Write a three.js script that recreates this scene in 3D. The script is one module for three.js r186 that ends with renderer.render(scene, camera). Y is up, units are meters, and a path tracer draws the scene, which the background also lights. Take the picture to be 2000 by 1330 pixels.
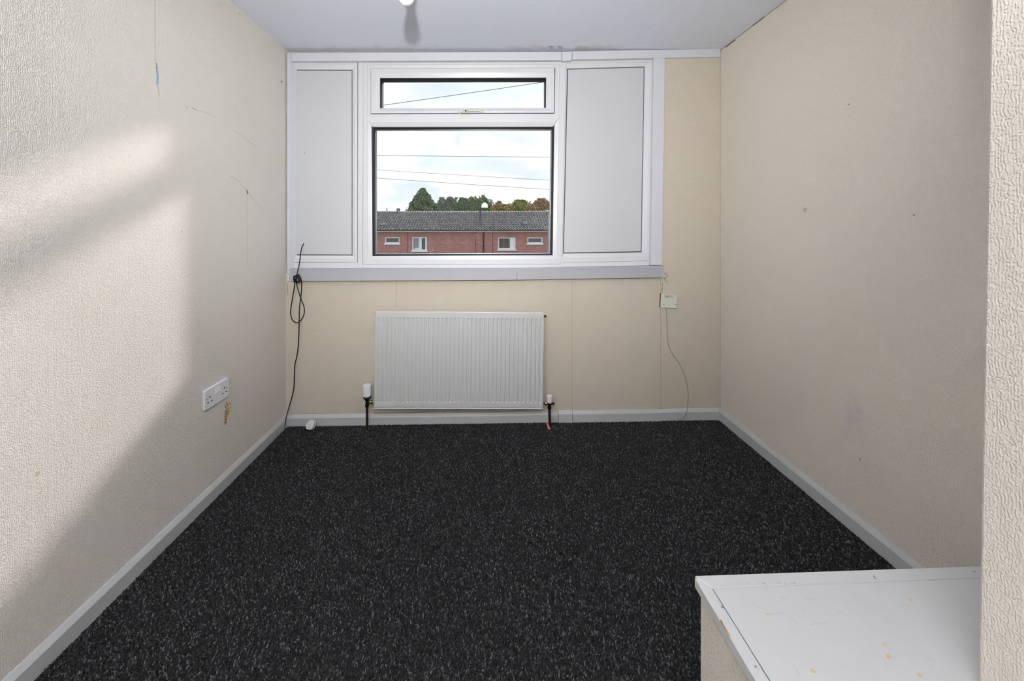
import * as THREE from 'three';
import { mergeGeometries, mergeVertices, toCreasedNormals } from 'three/addons/utils/BufferGeometryUtils.js';
import { RoundedBoxGeometry } from 'three/addons/geometries/RoundedBoxGeometry.js';

// ---------------------------------------------------------------- camera, sky, sun, flash, exposure
const EYE = 1.24, F = 700, CX = 952, CY = 442;                 // eye height in metres; focal length and level point in pixels of the 2000 x 1330 frame
const scene = new THREE.Scene();
const camera = new THREE.PerspectiveCamera(2 * Math.atan(665 / F) * 180 / Math.PI, 2000 / 1330, 0.02, 400);
camera.position.set(0, EYE, 0);
camera.setViewOffset(2000, 1330, 1000 - CX, 665 - CY, 2000, 1330);
camera.updateProjectionMatrix();

const renderer = new THREE.WebGLRenderer({ antialias: true });
renderer.toneMapping = THREE.LinearToneMapping;
renderer.toneMappingExposure = 1.1;
renderer.shadowMap.enabled = true;
renderer.shadowMap.type = THREE.PCFSoftShadowMap;

let seed = 7;
const rnd = () => { seed = (seed + 0x6d2b79f5) | 0; let t = Math.imul(seed ^ (seed >>> 15), 1 | seed); t = (t + Math.imul(t ^ (t >>> 7), 61 | t)) ^ t; return ((t ^ (t >>> 14)) >>> 0) / 4294967296; };
const rr = (a, b) => a + (b - a) * rnd();
const mix = (a, b, t) => a + (b - a) * t;
const sstep = (x, a, b) => { const t = Math.min(1, Math.max(0, (x - a) / (b - a))); return t * t * (3 - 2 * t); };

// wrapping value noise
function noiseGrid(n) { const g = new Float32Array(n * n); for (let i = 0; i < n * n; i++) g[i] = rnd(); return (x, y) => {
  const xi = Math.floor(x), yi = Math.floor(y), fx = x - xi, fy = y - yi, sx = fx * fx * (3 - 2 * fx), sy = fy * fy * (3 - 2 * fy), m = (k) => ((k % n) + n) % n;
  const a = g[m(yi) * n + m(xi)], b = g[m(yi) * n + m(xi + 1)], c = g[m(yi + 1) * n + m(xi)], d = g[m(yi + 1) * n + m(xi + 1)];
  return mix(mix(a, b, sx), mix(c, d, sx), sy); }; }
const cloudNoise = noiseGrid(64);
const fbm = (x, y, o = 5) => { let s = 0, a = 0.5, t = 0; for (let i = 0; i < o; i++) { s += a * cloudNoise(x, y); t += a; x = x * 2.03 + 11.3; y = y * 2.03 + 5.7; a *= 0.5; } return s / t; };

{ // thin bright cloud over pale blue air, the same all round
  const W = 1024, H = 512, d = new Float32Array(W * H * 4);
  for (let r = 0; r < H; r++) for (let c = 0; c < W; c++) {
    const up = ((r + 0.5) / H - 0.5) * Math.PI, ro = ((c + 0.5) / W - 0.5) * 2 * Math.PI;
    const y = Math.max(Math.sin(up), 0.0), k = 1 / (y + 0.16), x = Math.cos(ro) * Math.cos(up) * k, z = Math.sin(ro) * Math.cos(up) * k;
    const cl = sstep(fbm(x * 1.3 + 20, z * 1.3 + 31), 0.28, 0.55), fine = fbm(x * 4 + 3, z * 4 + 8) - 0.5;
    const t = Math.min(1, Math.max(0, cl * 0.62 + 0.16 + fine * 0.7 + 0.34 * sstep(y, 0.08, 0.34))), o = (r * W + c) * 4, low = 1 - sstep(y, 0, 0.35);
    const air = [mix(0.62, 0.68, low), mix(0.76, 0.79, low), mix(0.90, 0.89, low)], white = [1.05, 1.06, 1.08];
    for (let q = 0; q < 3; q++) d[o + q] = mix(air[q], white[q], t);
    d[o + 3] = 1;
  }
  const t = new THREE.DataTexture(d, W, H, THREE.RGBAFormat, THREE.FloatType);
  t.mapping = THREE.EquirectangularReflectionMapping; t.magFilter = THREE.LinearFilter; t.wrapS = THREE.RepeatWrapping; t.needsUpdate = true;
  scene.background = t; scene.environment = t; scene.backgroundIntensity = 1; scene.environmentIntensity = 1;
}

const SUN = new THREE.Vector3(0.684, 0.583, -1);                // towards the sun: beyond the window, upper right, behind thin cloud
const sun = new THREE.DirectionalLight(new THREE.Color(1.0, 0.97, 0.92), 2.1);
sun.position.copy(SUN).multiplyScalar(20).add(new THREE.Vector3(0, EYE, -1.5));
sun.target.position.set(0, EYE, -1.5); scene.add(sun, sun.target);
sun.castShadow = true; sun.shadow.radius = 8; sun.shadow.mapSize.set(2048, 2048);
Object.assign(sun.shadow.camera, { left: -30, right: 30, top: 30, bottom: -30, near: 0.5, far: 90 });

const FLASH = new THREE.Vector3(-0.035, EYE + 0.275, 0.10);     // the photographer's flash, mirrored in the window pane
const flash = new THREE.SpotLight(new THREE.Color(0.97, 0.98, 1.0), 11.2, 0, 1.0, 1.0, 2);
flash.position.copy(FLASH).add(new THREE.Vector3(0, 0.006, -0.012));
flash.target.position.copy(FLASH).add(new THREE.Vector3(0, 0.26, -0.966)); scene.add(flash, flash.target);
flash.castShadow = true; flash.shadow.radius = 1.3; flash.shadow.mapSize.set(1024, 1024);
flash.shadow.camera.near = 0.02;
const addedBounce = new THREE.SpotLight(new THREE.Color(0.97, 0.98, 1.0), 40, 0, 1.0, 1.0, 2);      // added fill beam by the flash, thrown at ceiling and wall behind camera
addedBounce.position.copy(FLASH).add(new THREE.Vector3(0, 0.05, 0.06));
addedBounce.target.position.copy(addedBounce.position).add(new THREE.Vector3(-0.35, 0.85, 0.36)); scene.add(addedBounce, addedBounce.target);
addedBounce.castShadow = true; addedBounce.shadow.radius = 1; addedBounce.shadow.mapSize.set(1024, 1024); addedBounce.shadow.camera.near = 0.02;

// ---------------------------------------------------------------- helpers
const at = (px, py, z) => new THREE.Vector3((px - CX) * -z / F, EYE + (CY - py) * -z / F, z);   // a pixel of the photograph at a known depth, in metres
const XL = -1.272, XR = 1.472, ZB = -2.27, YC = EYE + 1.116;     // left wall, right wall, window wall, ceiling
const floorY = (x) => 0.0144 * (x - 0.1);                        // the old floor drops a little to the left
const used = new Map();
const numbered = (n) => { const k = used.get(n) || 0; used.set(n, k + 1); return k ? `${n}_${String(k).padStart(3, '0')}` : n; };
const shadow = (o) => { o.castShadow = true; o.receiveShadow = true; return o; };
function mesh(name, geo, mat, parent = scene) { const o = shadow(new THREE.Mesh(Array.isArray(geo) ? join(geo) : geo, mat)); o.name = numbered(name); parent.add(o); return o; }
function group(name, parent = scene, pos = [0, 0, 0]) { const o = new THREE.Group(); o.name = numbered(name); o.position.set(...pos); parent.add(o); return o; }
function tag(o, label, category, grp) { Object.assign(o.userData, { label, category }); if (grp) o.userData.group = grp; return o; }
const struct = (o) => { o.userData.kind = 'structure'; return o; };
const join = (gs) => { gs = gs.map((g) => { g = g.index ? g.toNonIndexed() : g; for (const k of Object.keys(g.attributes)) if (!['position', 'normal', 'uv'].includes(k)) g.deleteAttribute(k); if (!g.attributes.uv) g.setAttribute('uv', new THREE.BufferAttribute(new Float32Array(g.attributes.position.count * 2), 2)); return g; }); return gs.length > 1 ? mergeGeometries(gs) : gs[0]; };
class MB {                                                       // flat-shaded triangles and quads with uv in metres
  constructor() { this.p = []; this.uv = []; }
  tri(a, b, c, f) { for (const v of [a, b, c]) { this.p.push(v.x, v.y, v.z); this.uv.push(...(f ? f(v) : [v.x, v.y])); } return this; }
  quad(a, b, c, d, f) { return this.tri(a, b, c, f).tri(a, c, d, f); }
  geo() { const g = new THREE.BufferGeometry(); g.setAttribute('position', new THREE.Float32BufferAttribute(this.p, 3)); g.setAttribute('uv', new THREE.Float32BufferAttribute(this.uv, 2)); g.computeVertexNormals(); return g; }
}
const V = (x, y, z) => new THREE.Vector3(x, y, z);
// loops of n corners, skinned one to the next; first and last closed by fans
function skin(loops, f, caps = [true, true]) {
  const m = new MB(), n = loops[0].length;
  for (let l = 0; l + 1 < loops.length; l++) for (let i = 0; i < n; i++) { const j = (i + 1) % n; m.quad(loops[l][i], loops[l][j], loops[l + 1][j], loops[l + 1][i], f); }
  const cap = (L, rev) => { for (let i = 1; i + 1 < n; i++) rev ? m.tri(L[0], L[i + 1], L[i], f) : m.tri(L[0], L[i], L[i + 1], f); };
  if (caps[0]) cap(loops[0], true);
  if (caps[1]) cap(loops[loops.length - 1], false);
  return m.geo();
}
// a plate with a bevelled front: corners counter-clockwise as seen from +z
function plate(c, zf, zb, b = 0.0015) {
  const cen = c.reduce((s, v) => s.add(v), V(0, 0, 0)).multiplyScalar(1 / c.length);
  const inset = (k, z) => c.map((v) => V(v.x + Math.sign(cen.x - v.x) * k, v.y + Math.sign(cen.y - v.y) * k, z));
  return skin([inset(0, zb), inset(0, zf - b), inset(b, zf)]);
}
// quad corners from pixels, counter-clockwise from the lower left
const quadPx = (bl, br, tr, tl, z) => [bl, br, tr, tl].map((q) => at(q[0], q[1], z));
const rectPx = (x0, y0, x1, y1, z) => quadPx([x0, y1], [x1, y1], [x1, y0], [x0, y0], z);
// mitred ring between an outer and an inner quad; profile = [t from outer to inner, z]; one geometry a side, a fine groove at each mitre
function ringSides(outer, inner, profile, groove = 0.0011) {
  const res = [];
  for (let k = 0; k < 4; k++) {
    const m = new MB(), j = (k + 1) % 4;
    const P = (t, s, z) => { const a = outer[k].clone().lerp(inner[k], t), b = outer[j].clone().lerp(inner[j], t); const v = a.lerp(b, s); v.z = z; return v; };
    const L = outer[k].distanceTo(outer[j]), g = 0.0022 / L, ss = [0, g, 1 - g, 1], dz = [groove, 0, 0, groove];
    for (let i = 0; i + 1 < profile.length; i++) for (let q = 0; q < 3; q++) {
      const [t0, z0] = profile[i], [t1, z1] = profile[i + 1];
      m.quad(P(t0, ss[q], z0 - dz[q]), P(t0, ss[q + 1], z0 - dz[q + 1]), P(t1, ss[q + 1], z1 - dz[q + 1]), P(t1, ss[q], z1 - dz[q]));
    }
    res.push(m.geo());
  }
  return res;
}
const boxGeo = (x0, y0, z0, x1, y1, z1, f) => { const a = [[x0, y0], [x1, y0], [x1, y1], [x0, y1]]; return skin([a.map(([x, y]) => V(x, y, z0)), a.map(([x, y]) => V(x, y, z1))], f); };
const rbox = (w, h, d, r, x, y, z) => new RoundedBoxGeometry(w, h, d, 2, r).translate(x, y, z);
const cyl = (r0, r1, h, x, y, z, n = 24) => new THREE.CylinderGeometry(r0, r1, h, n).translate(x, y, z);
const tube = (pts, r, seg = 120, rad = 8) => new THREE.TubeGeometry(new THREE.CatmullRomCurve3(pts, false, 'centripetal'), seg, r, rad);
const uvWall = (v) => [v.z, v.y], uvTop = (v) => [v.x, v.z];
const lathe = (pts, n = 32) => new THREE.LatheGeometry(pts.map(([r, y]) => new THREE.Vector2(r, y)), n);

// ---------------------------------------------------------------- textures and materials
function heightTex(n, f, srgb) {
  const d = new Uint8Array(n * n * 4);
  for (let y = 0; y < n; y++) for (let x = 0; x < n; x++) { const h = f(x / n, y / n), o = (y * n + x) * 4; for (let q = 0; q < 3; q++) d[o + q] = Math.max(0, Math.min(255, 255 * (h.length ? h[q] : h))); d[o + 3] = 255; }
  const t = new THREE.DataTexture(d, n, n); t.wrapS = t.wrapT = THREE.RepeatWrapping; t.magFilter = THREE.LinearFilter; t.minFilter = THREE.LinearMipmapLinearFilter; t.generateMipmaps = true; if (srgb) t.colorSpace = THREE.SRGBColorSpace; t.needsUpdate = true; return t;
}
const rep = (t, s, sy = s) => { const c = t.clone(); c.repeat.set(s, sy); c.needsUpdate = true; return c; };
const nA = noiseGrid(128), nB = noiseGrid(96), nC = noiseGrid(256), nD = noiseGrid(16), nE = noiseGrid(64);
// embossed wallpaper: short upright worms, 0.48 m a tile
const nP = noiseGrid(160), nQ = noiseGrid(120), nR = noiseGrid(40);
const paperTex = heightTex(1024, (u, v) => {
  const wob = 0.9 * (nR(u * 40, v * 40) - 0.5), col = 0.5 + 0.5 * Math.cos(2 * Math.PI * (u * 100 + wob)), brk = nP(u * 160 + 0.6 * nD(u * 16, v * 16), v * 80 * 2), w2 = nQ(u * 120 + 0.5 * nE(u * 64, v * 64), v * 120);
  return sstep(0.22 * col + 0.42 * brk + 0.36 * w2, 0.34, 0.66) * 0.85 + 0.15 * nC(u * 256, v * 256);
});
const artexTex = heightTex(512, (u, v) => 0.6 * nB(u * 96, v * 96) + 0.4 * nC(u * 256, v * 256));
function canvas(w, h, draw) { const c = document.createElement('canvas'); c.width = w; c.height = h; const g = c.getContext('2d'); draw(g, w, h); const t = new THREE.CanvasTexture(c); t.colorSpace = THREE.SRGBColorSpace; t.wrapS = t.wrapT = THREE.RepeatWrapping; return t; }
const lin = (r, g, b) => new THREE.Color().setRGB(r, g, b);
const std = (o) => new THREE.MeshStandardMaterial(o);
const PAPER = 'rgb(226,218,205)', PAPER_L = 'rgb(230,224,215)', PAPER_B = 'rgb(214,203,185)';
function mottled(g, w, h, base, amount, cell) {
  g.fillStyle = base; g.fillRect(0, 0, w, h);
  for (let i = 0; i < amount; i++) { g.globalAlpha = rr(0.01, 0.035); g.fillStyle = rnd() < 0.5 ? 'rgb(190,172,150)' : 'rgb(232,226,216)'; const s = rr(0.3, 1) * cell; g.beginPath(); g.ellipse(rr(0, w), rr(0, h), s, s * rr(0.4, 1.6), rr(0, 3), 0, 7); g.fill(); }
  g.globalAlpha = 1;
}
// a painted wall: a is the coordinate along it, from a0 over la metres; y from y0 over ly metres
function wallMap(paint, w, h, a0, la, y0, ly, marks) {
  const t = canvas(w, h, (g) => {
    mottled(g, w, h, paint, 160, w * 0.06);
    const X = (a) => (a - a0) / la * w, Y = (y) => h - (y - y0) / ly * h, K = w / la;
    const line = (pts, col, wd, al = 1) => { g.globalAlpha = al; g.strokeStyle = col; g.lineWidth = wd * K; g.lineCap = 'round'; g.beginPath(); pts.forEach(([a, y], i) => i ? g.lineTo(X(a), Y(y)) : g.moveTo(X(a), Y(y))); g.stroke(); g.globalAlpha = 1; };
    const dot = (a, y, r, col, al = 1) => { g.globalAlpha = al; g.fillStyle = col; g.beginPath(); g.arc(X(a), Y(y), r * K, 0, 7); g.fill(); g.globalAlpha = 1; };
    marks({ line, dot, g, X, Y, K });
  });
  t.repeat.set(1 / la, 1 / ly); t.offset.set(-a0 / la, -y0 / ly);
  return t;
}
const Lz = (px) => -F * -XL / (CX - px), Ly = (px, py) => EYE + (CY - py) * -Lz(px) / F;        // pixel on the left wall
const leftMap = wallMap(PAPER_L, 2048, 1280, -2.45, 3.8, -0.1, 2.5, ({ line, dot }) => {
  const p = (x, y) => [Lz(x), Ly(x, y)];
  line([p(303, -30), p(303, 125)], 'rgb(150,132,112)', 0.0018, 0.55);
  line([p(306, 132), p(308, 150), p(307, 163)], 'rgb(140,178,206)', 0.009, 0.9);
  line([p(306, 124), p(306, 132)], 'rgb(120,100,80)', 0.004, 0.7); line([p(308, 165), p(311, 186)], 'rgb(150,128,108)', 0.003, 0.5);
  line([p(363, 206), p(366, 212)], 'rgb(160,140,120)', 0.003, 0.5); line([p(376, 211), p(384, 215)], 'rgb(130,108,90)', 0.004, 0.5); line([p(384, 215), p(402, 220), p(424, 230)], 'rgb(175,157,138)', 0.003, 0.28); line([p(455, 255), p(468, 262), p(483, 274), p(502, 287)], 'rgb(175,157,138)', 0.003, 0.35);
  line([p(450, 344), p(464, 352), p(474, 364), p(482, 372)], 'rgb(170,150,130)', 0.004, 0.3); line([p(482, 374), p(500, 396), p(514, 408)], 'rgb(180,163,146)', 0.004, 0.25);
  line([p(482, 372), p(484, 378)], 'rgb(60,50,45)', 0.006, 0.9); line([p(482, 376), p(483, 520)], 'rgb(130,115,102)', 0.0018, 0.45);
  for (let i = 0; i < 120; i++) { const t = rnd(), x = mix(444, 440, t) + rr(-6, 6) * (1 - 0.75 * t) + 3 * (1 - t), y = mix(785, 829, t); dot(...p(x, y), rr(0.002, 0.004), 'rgb(196,142,66)', 0.55); }
  for (let i = 0; i < 60; i++) { const t = rnd(), x = mix(443, 440, t) + rr(-4, 4) * (1 - 0.7 * t), y = mix(788, 826, t); dot(...p(x, y), rr(0.001, 0.0026), 'rgb(96,58,24)', 0.75); }
  dot(...p(74, 925), 0.006, 'rgb(196,182,110)', 0.5); dot(...p(80, 962), 0.004, 'rgb(196,182,110)', 0.4); dot(...p(550, 160), 0.006, 'rgb(90,80,72)', 0.8); dot(...p(356, 452), 0.002, 'rgb(110,96,84)', 0.8);
  dot(...p(468, 27), 0.003, 'rgb(110,100,90)', 0.6);
});
const Rz = (px) => -F * XR / (px - CX), Ry = (px, py) => EYE + (CY - py) * -Rz(px) / F;
const rightMap = wallMap(PAPER, 2048, 1280, -2.45, 3.8, -0.1, 2.5, ({ line, dot }) => {
  const p = (x, y) => [Rz(x), Ry(x, y)];
  dot(...p(1658, 204), 0.0025, 'rgb(70,60,55)', 0.9); dot(...p(1785, 420), 0.0022, 'rgb(70,60,55)', 0.9); dot(...p(1572, 410), 0.012, 'rgb(176,160,142)', 0.5);
  for (let i = 0; i < 160; i++) { const t = rnd(); dot(...p(1666 + rr(-14, 16) * (0.6 + t), 770 + 90 * t + rr(-20, 20)), rr(0.006, 0.02), 'rgb(194,180,182)', 0.035); }
  dot(...p(1680, 897), 0.003, 'rgb(90,80,72)', 0.7);
  line([[-2.27, YC - 0.004], [-1.75, YC - 0.002]], 'rgb(120,100,80)', 0.006, 0.5); line([p(1418, 92), p(1436, 78)], 'rgb(60,50,44)', 0.006, 0.8); line([p(1470, 50), p(1492, 34)], 'rgb(70,60,50)', 0.006, 0.7);
  line([[-2.268, 0.1], [-2.268, 2.3]], 'rgb(200,184,160)', 0.02, 0.5);
});
const backMap = wallMap(PAPER_B, 2048, 1696, -1.4, 3.0, -0.1, 2.5, ({ line, dot }) => {
  const p = (x, y) => { const v = at(x, y, ZB); return [v.x, v.y]; };
  line([p(774, 545), p(774, 600)], 'rgb(120,105,88)', 0.002, 0.6); line([p(1117, 545), p(1117, 806)], 'rgb(176,150,118)', 0.003, 0.5); line([p(1290, 540), p(1290, 800)], 'rgb(120,104,84)', 0.0025, 0.8);
  for (let i = 0; i < 26; i++) dot(...p(1298 + rr(-2, 6), 540 + rr(-12, 14)), rr(0.001, 0.004), 'rgb(60,48,40)', 0.45);
  line([p(1294, 552), p(1293, 575)], 'rgb(100,84,70)', 0.003, 0.7); line([p(562, 552), p(563, 575)], 'rgb(90,70,58)', 0.003, 0.6);
  for (let i = 0; i < 40; i++) dot(...p(rr(640, 700), rr(715, 800)), rr(0.006, 0.016), 'rgb(170,145,122)', 0.035);
  for (let i = 0; i < 30; i++) dot(...p(rr(735, 1090), rr(803, 812)), rr(0.003, 0.01), 'rgb(120,90,66)', 0.18);
  line([p(570, 806), p(700, 808)], 'rgb(188,140,120)', 0.006, 0.35); line([p(732, 806), p(860, 803)], 'rgb(90,66,50)', 0.004, 0.6); line([p(860, 803), p(1090, 803)], 'rgb(100,76,56)', 0.006, 0.35);
  line([p(1289, 798), p(1375, 799)], 'rgb(120,96,76)', 0.003, 0.7);
});
const bump = (t, s) => rep(t, 1 / s);
const paperBump = bump(paperTex, 0.36);
const M = {
  left: std({ map: leftMap, bumpMap: paperBump, bumpScale: 0.0014, roughness: 0.82 }),
  right: std({ map: rightMap, bumpMap: paperBump, bumpScale: 0.0011, roughness: 0.85 }),
  back: std({ map: backMap, bumpMap: paperBump, bumpScale: 0.0016, roughness: 0.85 }),
  paperDim: std({ color: 'rgb(212,203,190)', bumpMap: paperBump, bumpScale: 0.0009, roughness: 0.85 }),  // same wallpaper with dimmer light put into its colour, for near wall and ledge
  upvc: new THREE.MeshPhysicalMaterial({ color: lin(0.635, 0.64, 0.655), roughness: 0.38, clearcoat: 0.15, clearcoatRoughness: 0.3 }),
  board: std({ color: lin(0.61, 0.62, 0.655), roughness: 0.5 }),
  panel: std({ color: lin(0.545, 0.55, 0.565), roughness: 0.45 }),
  gasket: std({ color: lin(0.012, 0.012, 0.016), roughness: 0.5 }),
  spacer: std({ color: lin(0.35, 0.36, 0.38), roughness: 0.35, metalness: 0.7 }),
  glass: new THREE.MeshPhysicalMaterial({ color: 0xffffff, roughness: 0, transmission: 1, thickness: 0, ior: 1.5 }),
  skirting: std({ color: lin(0.50, 0.51, 0.51), roughness: 0.45 }),
  radiator: new THREE.MeshPhysicalMaterial({ color: lin(0.565, 0.57, 0.555), roughness: 0.35, clearcoat: 0.2, clearcoatRoughness: 0.25 }),
  plastic: std({ color: lin(0.80, 0.80, 0.84), roughness: 0.35 }),
  rocker: std({ color: lin(0.84, 0.84, 0.80), roughness: 0.35 }),
  cream: std({ color: lin(0.66, 0.65, 0.56), roughness: 0.45 }),
  hole: std({ color: lin(0.02, 0.018, 0.02), roughness: 0.8 }),
  black: std({ color: lin(0.008, 0.008, 0.01), roughness: 0.45 }),
  greyWire: std({ color: lin(0.36, 0.32, 0.26), roughness: 0.6 }),
  bronze: std({ color: lin(0.055, 0.032, 0.022), roughness: 0.45, metalness: 0.5 }),
  darkMetal: std({ color: lin(0.03, 0.025, 0.02), roughness: 0.35, metalness: 0.7 }),
  brass: std({ color: lin(0.62, 0.52, 0.30), roughness: 0.25, metalness: 1 }),
  handle: std({ color: lin(0.42, 0.38, 0.28), roughness: 0.3, metalness: 0.9 }),
  pinkFlap: std({ color: lin(0.5, 0.16, 0.16), roughness: 0.7 }),
  opal: new THREE.MeshPhysicalMaterial({ color: lin(0.86, 0.87, 0.92), roughness: 0.2, clearcoat: 0.6, clearcoatRoughness: 0.1 }),
};
const ceilMap = (() => { const t = canvas(2048, 1024, (g, w, h) => {        // x from -1.5 over 3.2 m, z from -2.45 over 3.9 m
  g.fillStyle = 'rgb(224,228,238)'; g.fillRect(0, 0, w, h);
  const X = (x) => (x + 1.5) / 3.2 * w, Z = (z) => h - (z + 2.45) / 3.9 * h;
  const stain = (px, n, r, col, al, sp) => { for (let i = 0; i < n; i++) { g.globalAlpha = al * rr(0.3, 1); g.fillStyle = col; g.beginPath(); g.ellipse(X((px + rr(-sp, sp) - CX) * 2.26 / F), Z(-2.256 + rr(0, 0.035)), r * rr(0.5, 1.5) * w / 3.2, r * 0.4 * w / 3.2, 0, 0, 7); g.fill(); } g.globalAlpha = 1; };
  stain(1035, 24, 0.02, 'rgb(170,140,110)', 0.08, 40); stain(1165, 30, 0.025, 'rgb(170,140,110)', 0.09, 45); stain(1085, 16, 0.012, 'rgb(60,46,38)', 0.16, 14); stain(760, 30, 0.02, 'rgb(160,140,130)', 0.07, 120);
}); t.repeat.set(1 / 3.2, 1 / 3.9); t.offset.set(1.5 / 3.2, 2.45 / 3.9); return t; })();
M.ceiling = std({ map: ceilMap, bumpMap: rep(artexTex, 1 / 0.5), bumpScale: 0.0014, roughness: 0.75 });

// ---------------------------------------------------------------- the room shell
const WT = 0.1, Z1 = 1.35, FB = -0.16;                          // wall thickness, back end of the room, underside of the floor
{
  const c = [V(XL - WT, floorY(XL - WT), 0), V(XR + WT, floorY(XR + WT), 0), V(XR + WT, FB, 0), V(XL - WT, FB, 0)];
  const floorMat = std({ color: lin(0.014, 0.014, 0.016), roughness: 0.95 });
  const floor = struct(mesh('floor', skin([c.map((v) => v.clone().setZ(Z1 + WT)), c.map((v) => v.clone().setZ(ZB - 0.26))], uvTop), floorMat));
  // twisted carpet pile
  const tuft = (() => { const m = new MB(), n = 4, r = [1, 0.9, 0.45], y = [0, 0.0042, 0.0066], sh = [0, 0.0008, 0.0022], L = r.map((q, l) => Array.from({ length: n }, (_, i) => V(sh[l] + q * 0.002 * Math.cos(i * 6.2832 / n), y[l], q * 0.002 * Math.sin(i * 6.2832 / n))));
    for (let l = 0; l < 2; l++) for (let i = 0; i < n; i++) { const j = (i + 1) % n; m.quad(L[l][j], L[l][i], L[l + 1][i], L[l + 1][j]); }
    m.quad(L[2][3], L[2][2], L[2][1], L[2][0]); return m.geo(); })();
  const step = 0.0047, x0 = XL + 0.0205, x1 = XR - 0.0205, z0 = ZB + 0.02, z1 = -0.45, nx = Math.floor((x1 - x0) / step), nz = Math.floor((z1 - z0) / step);
  const places = [];
  for (let i = 0; i <= nx; i++) for (let k = 0; k <= nz; k++) { const x = x0 + i * step + rr(-1, 1) * 0.0019, z = z0 + k * step + rr(-1, 1) * 0.0019; if (x > 0.425 && z > -0.69) continue; if (x < x0 - 0.001 || x > x1) continue; places.push([x, z]); }
  const pile = shadow(new THREE.InstancedMesh(tuft, std({ color: 0xffffff, roughness: 0.7 }), places.length)); pile.name = numbered('carpet_pile');
  const q = new THREE.Quaternion(), e = new THREE.Euler(), mt = new THREE.Matrix4(), col = new THREE.Color();
  places.forEach(([x, z], i) => {
    e.set(rr(-0.35, 0.35), rr(0, 6.28), rr(-0.35, 0.35)); const s = rr(0.85, 1.25), h = rr(0.75, 1.15);
    mt.compose(V(x, floorY(x) - 0.0005, z), q.setFromEuler(e), V(s, h, s)); pile.setMatrixAt(i, mt);
    const u = rnd(), b = u < 0.66 ? rr(0.004, 0.018) : u < 0.9 ? rr(0.02, 0.07) : rr(0.085, 0.18); pile.setColorAt(i, col.setRGB(b, b, b * 1.06));
  });
  pile.userData.kind = 'stuff'; floor.add(pile);
}
struct(mesh('ceiling', boxGeo(XL - WT, YC, ZB - 0.11, XR + WT, YC + 0.15, Z1 + WT, uvTop), M.ceiling));
struct(mesh('wall_left', boxGeo(XL - WT, floorY(XL - WT), ZB - 0.26, XL, YC, Z1, uvWall), M.left));
struct(mesh('wall_right', boxGeo(XR, floorY(XR), ZB - 0.26, XR + WT, YC, Z1, uvWall), M.right));
struct(mesh('wall_front', boxGeo(XL - WT, floorY(XL - WT), Z1, XR + WT, YC, Z1 + WT), M.paperDim));
{ // window wall: a little proud under the window, flush strip at the right, opening above the sill
  const g = [], yS = at(0, 534, ZB).y, xJ = at(1285, 0, ZB).x, yTop = YC;
  const xStep = at(1290, 0, ZB).x;
  g.push(boxGeo(XL, floorY(XL) - 0.02, ZB - 0.25, xStep, yS, ZB + 0.006));                        // below the window
  g.push(boxGeo(xStep, floorY(xStep) - 0.002, ZB - 0.25, XR, yS, ZB));                            // right of it
  g.push(boxGeo(xJ, yS, ZB - 0.25, XR, yTop, ZB));                                                // right of the window
  g.push(boxGeo(XL, at(0, 108, ZB).y, ZB - 0.11, xJ, yTop, ZB - 0.03));                           // over the window
  struct(mesh('wall_back', g, M.back));
}
{ // wall end near the camera, leaning slightly, and the piece that closes the alcove behind it
  const zE = -0.53, xt = 976 / F * 0.53, xb = 952 / F * 0.53, kx = (y) => mix(xb, xt, (y - (EYE - 0.672)) / 1.007);
  const build = (name, prof) => { const m = new MB(), A = prof(floorY(0.8)), B = prof(YC); for (let i = 0; i < A.length; i++) { const j = (i + 1) % A.length; m.quad(A[j], A[i], B[i], B[j], (v) => [v.z + v.x, v.y]); } struct(mesh(name, m.geo(), M.paperDim)); };
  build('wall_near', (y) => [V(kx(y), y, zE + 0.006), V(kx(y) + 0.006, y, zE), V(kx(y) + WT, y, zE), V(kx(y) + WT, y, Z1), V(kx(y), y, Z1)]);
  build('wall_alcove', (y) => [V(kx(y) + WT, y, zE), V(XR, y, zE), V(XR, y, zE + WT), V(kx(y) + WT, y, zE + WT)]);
}
// skirting boards: bevelled top
function skirt(name, a, b, n, h = 0.071, th = 0.016) {          // a, b: ends at floor level on the wall face; n: into the room
  const pr = [[0, 0], [th, 0], [th, h - 0.018], [th - 0.003, h - 0.013], [0.004, h - 0.001], [0, h]];
  const L = [a, b].map((p) => pr.map(([d, y]) => V(p.x + n.x * d, p.y + y, p.z + n.z * d)));
  return skin(L, (v) => [v.x + v.z, v.y]);
}
const fl = (x, z) => V(x, floorY(x), z);
struct(mesh('baseboard_left', skirt('', fl(XL, ZB), fl(XL, Z1), V(1, 0, 0)), M.skirting));
struct(mesh('baseboard_right', skirt('', fl(XR, ZB), fl(XR, -0.72), V(-1, 0, 0)), M.skirting));
{
  const base = struct(group('baseboard_back')), cut = [[561.5, 717], [720, 1088.5], [1089.5, 1116.5], [1117.5, 1290], [1290.2, 1401]];
  cut.forEach(([a, b], i) => { const z = ZB + (i < 4 ? 0.006 : 0), xa = (a - CX) * -ZB / F, xb = (b - CX) * -ZB / F; mesh('board', skirt('', fl(Math.max(xa, XL + 0.001), z), fl(Math.min(xb, XR - 0.001), z), V(0, 0, 1), i === 1 ? 0.067 : i === 2 ? 0.074 : 0.071, i === 1 ? 0.012 : i === 2 ? 0.018 : 0.016), M.skirting, base); });
}

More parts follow.
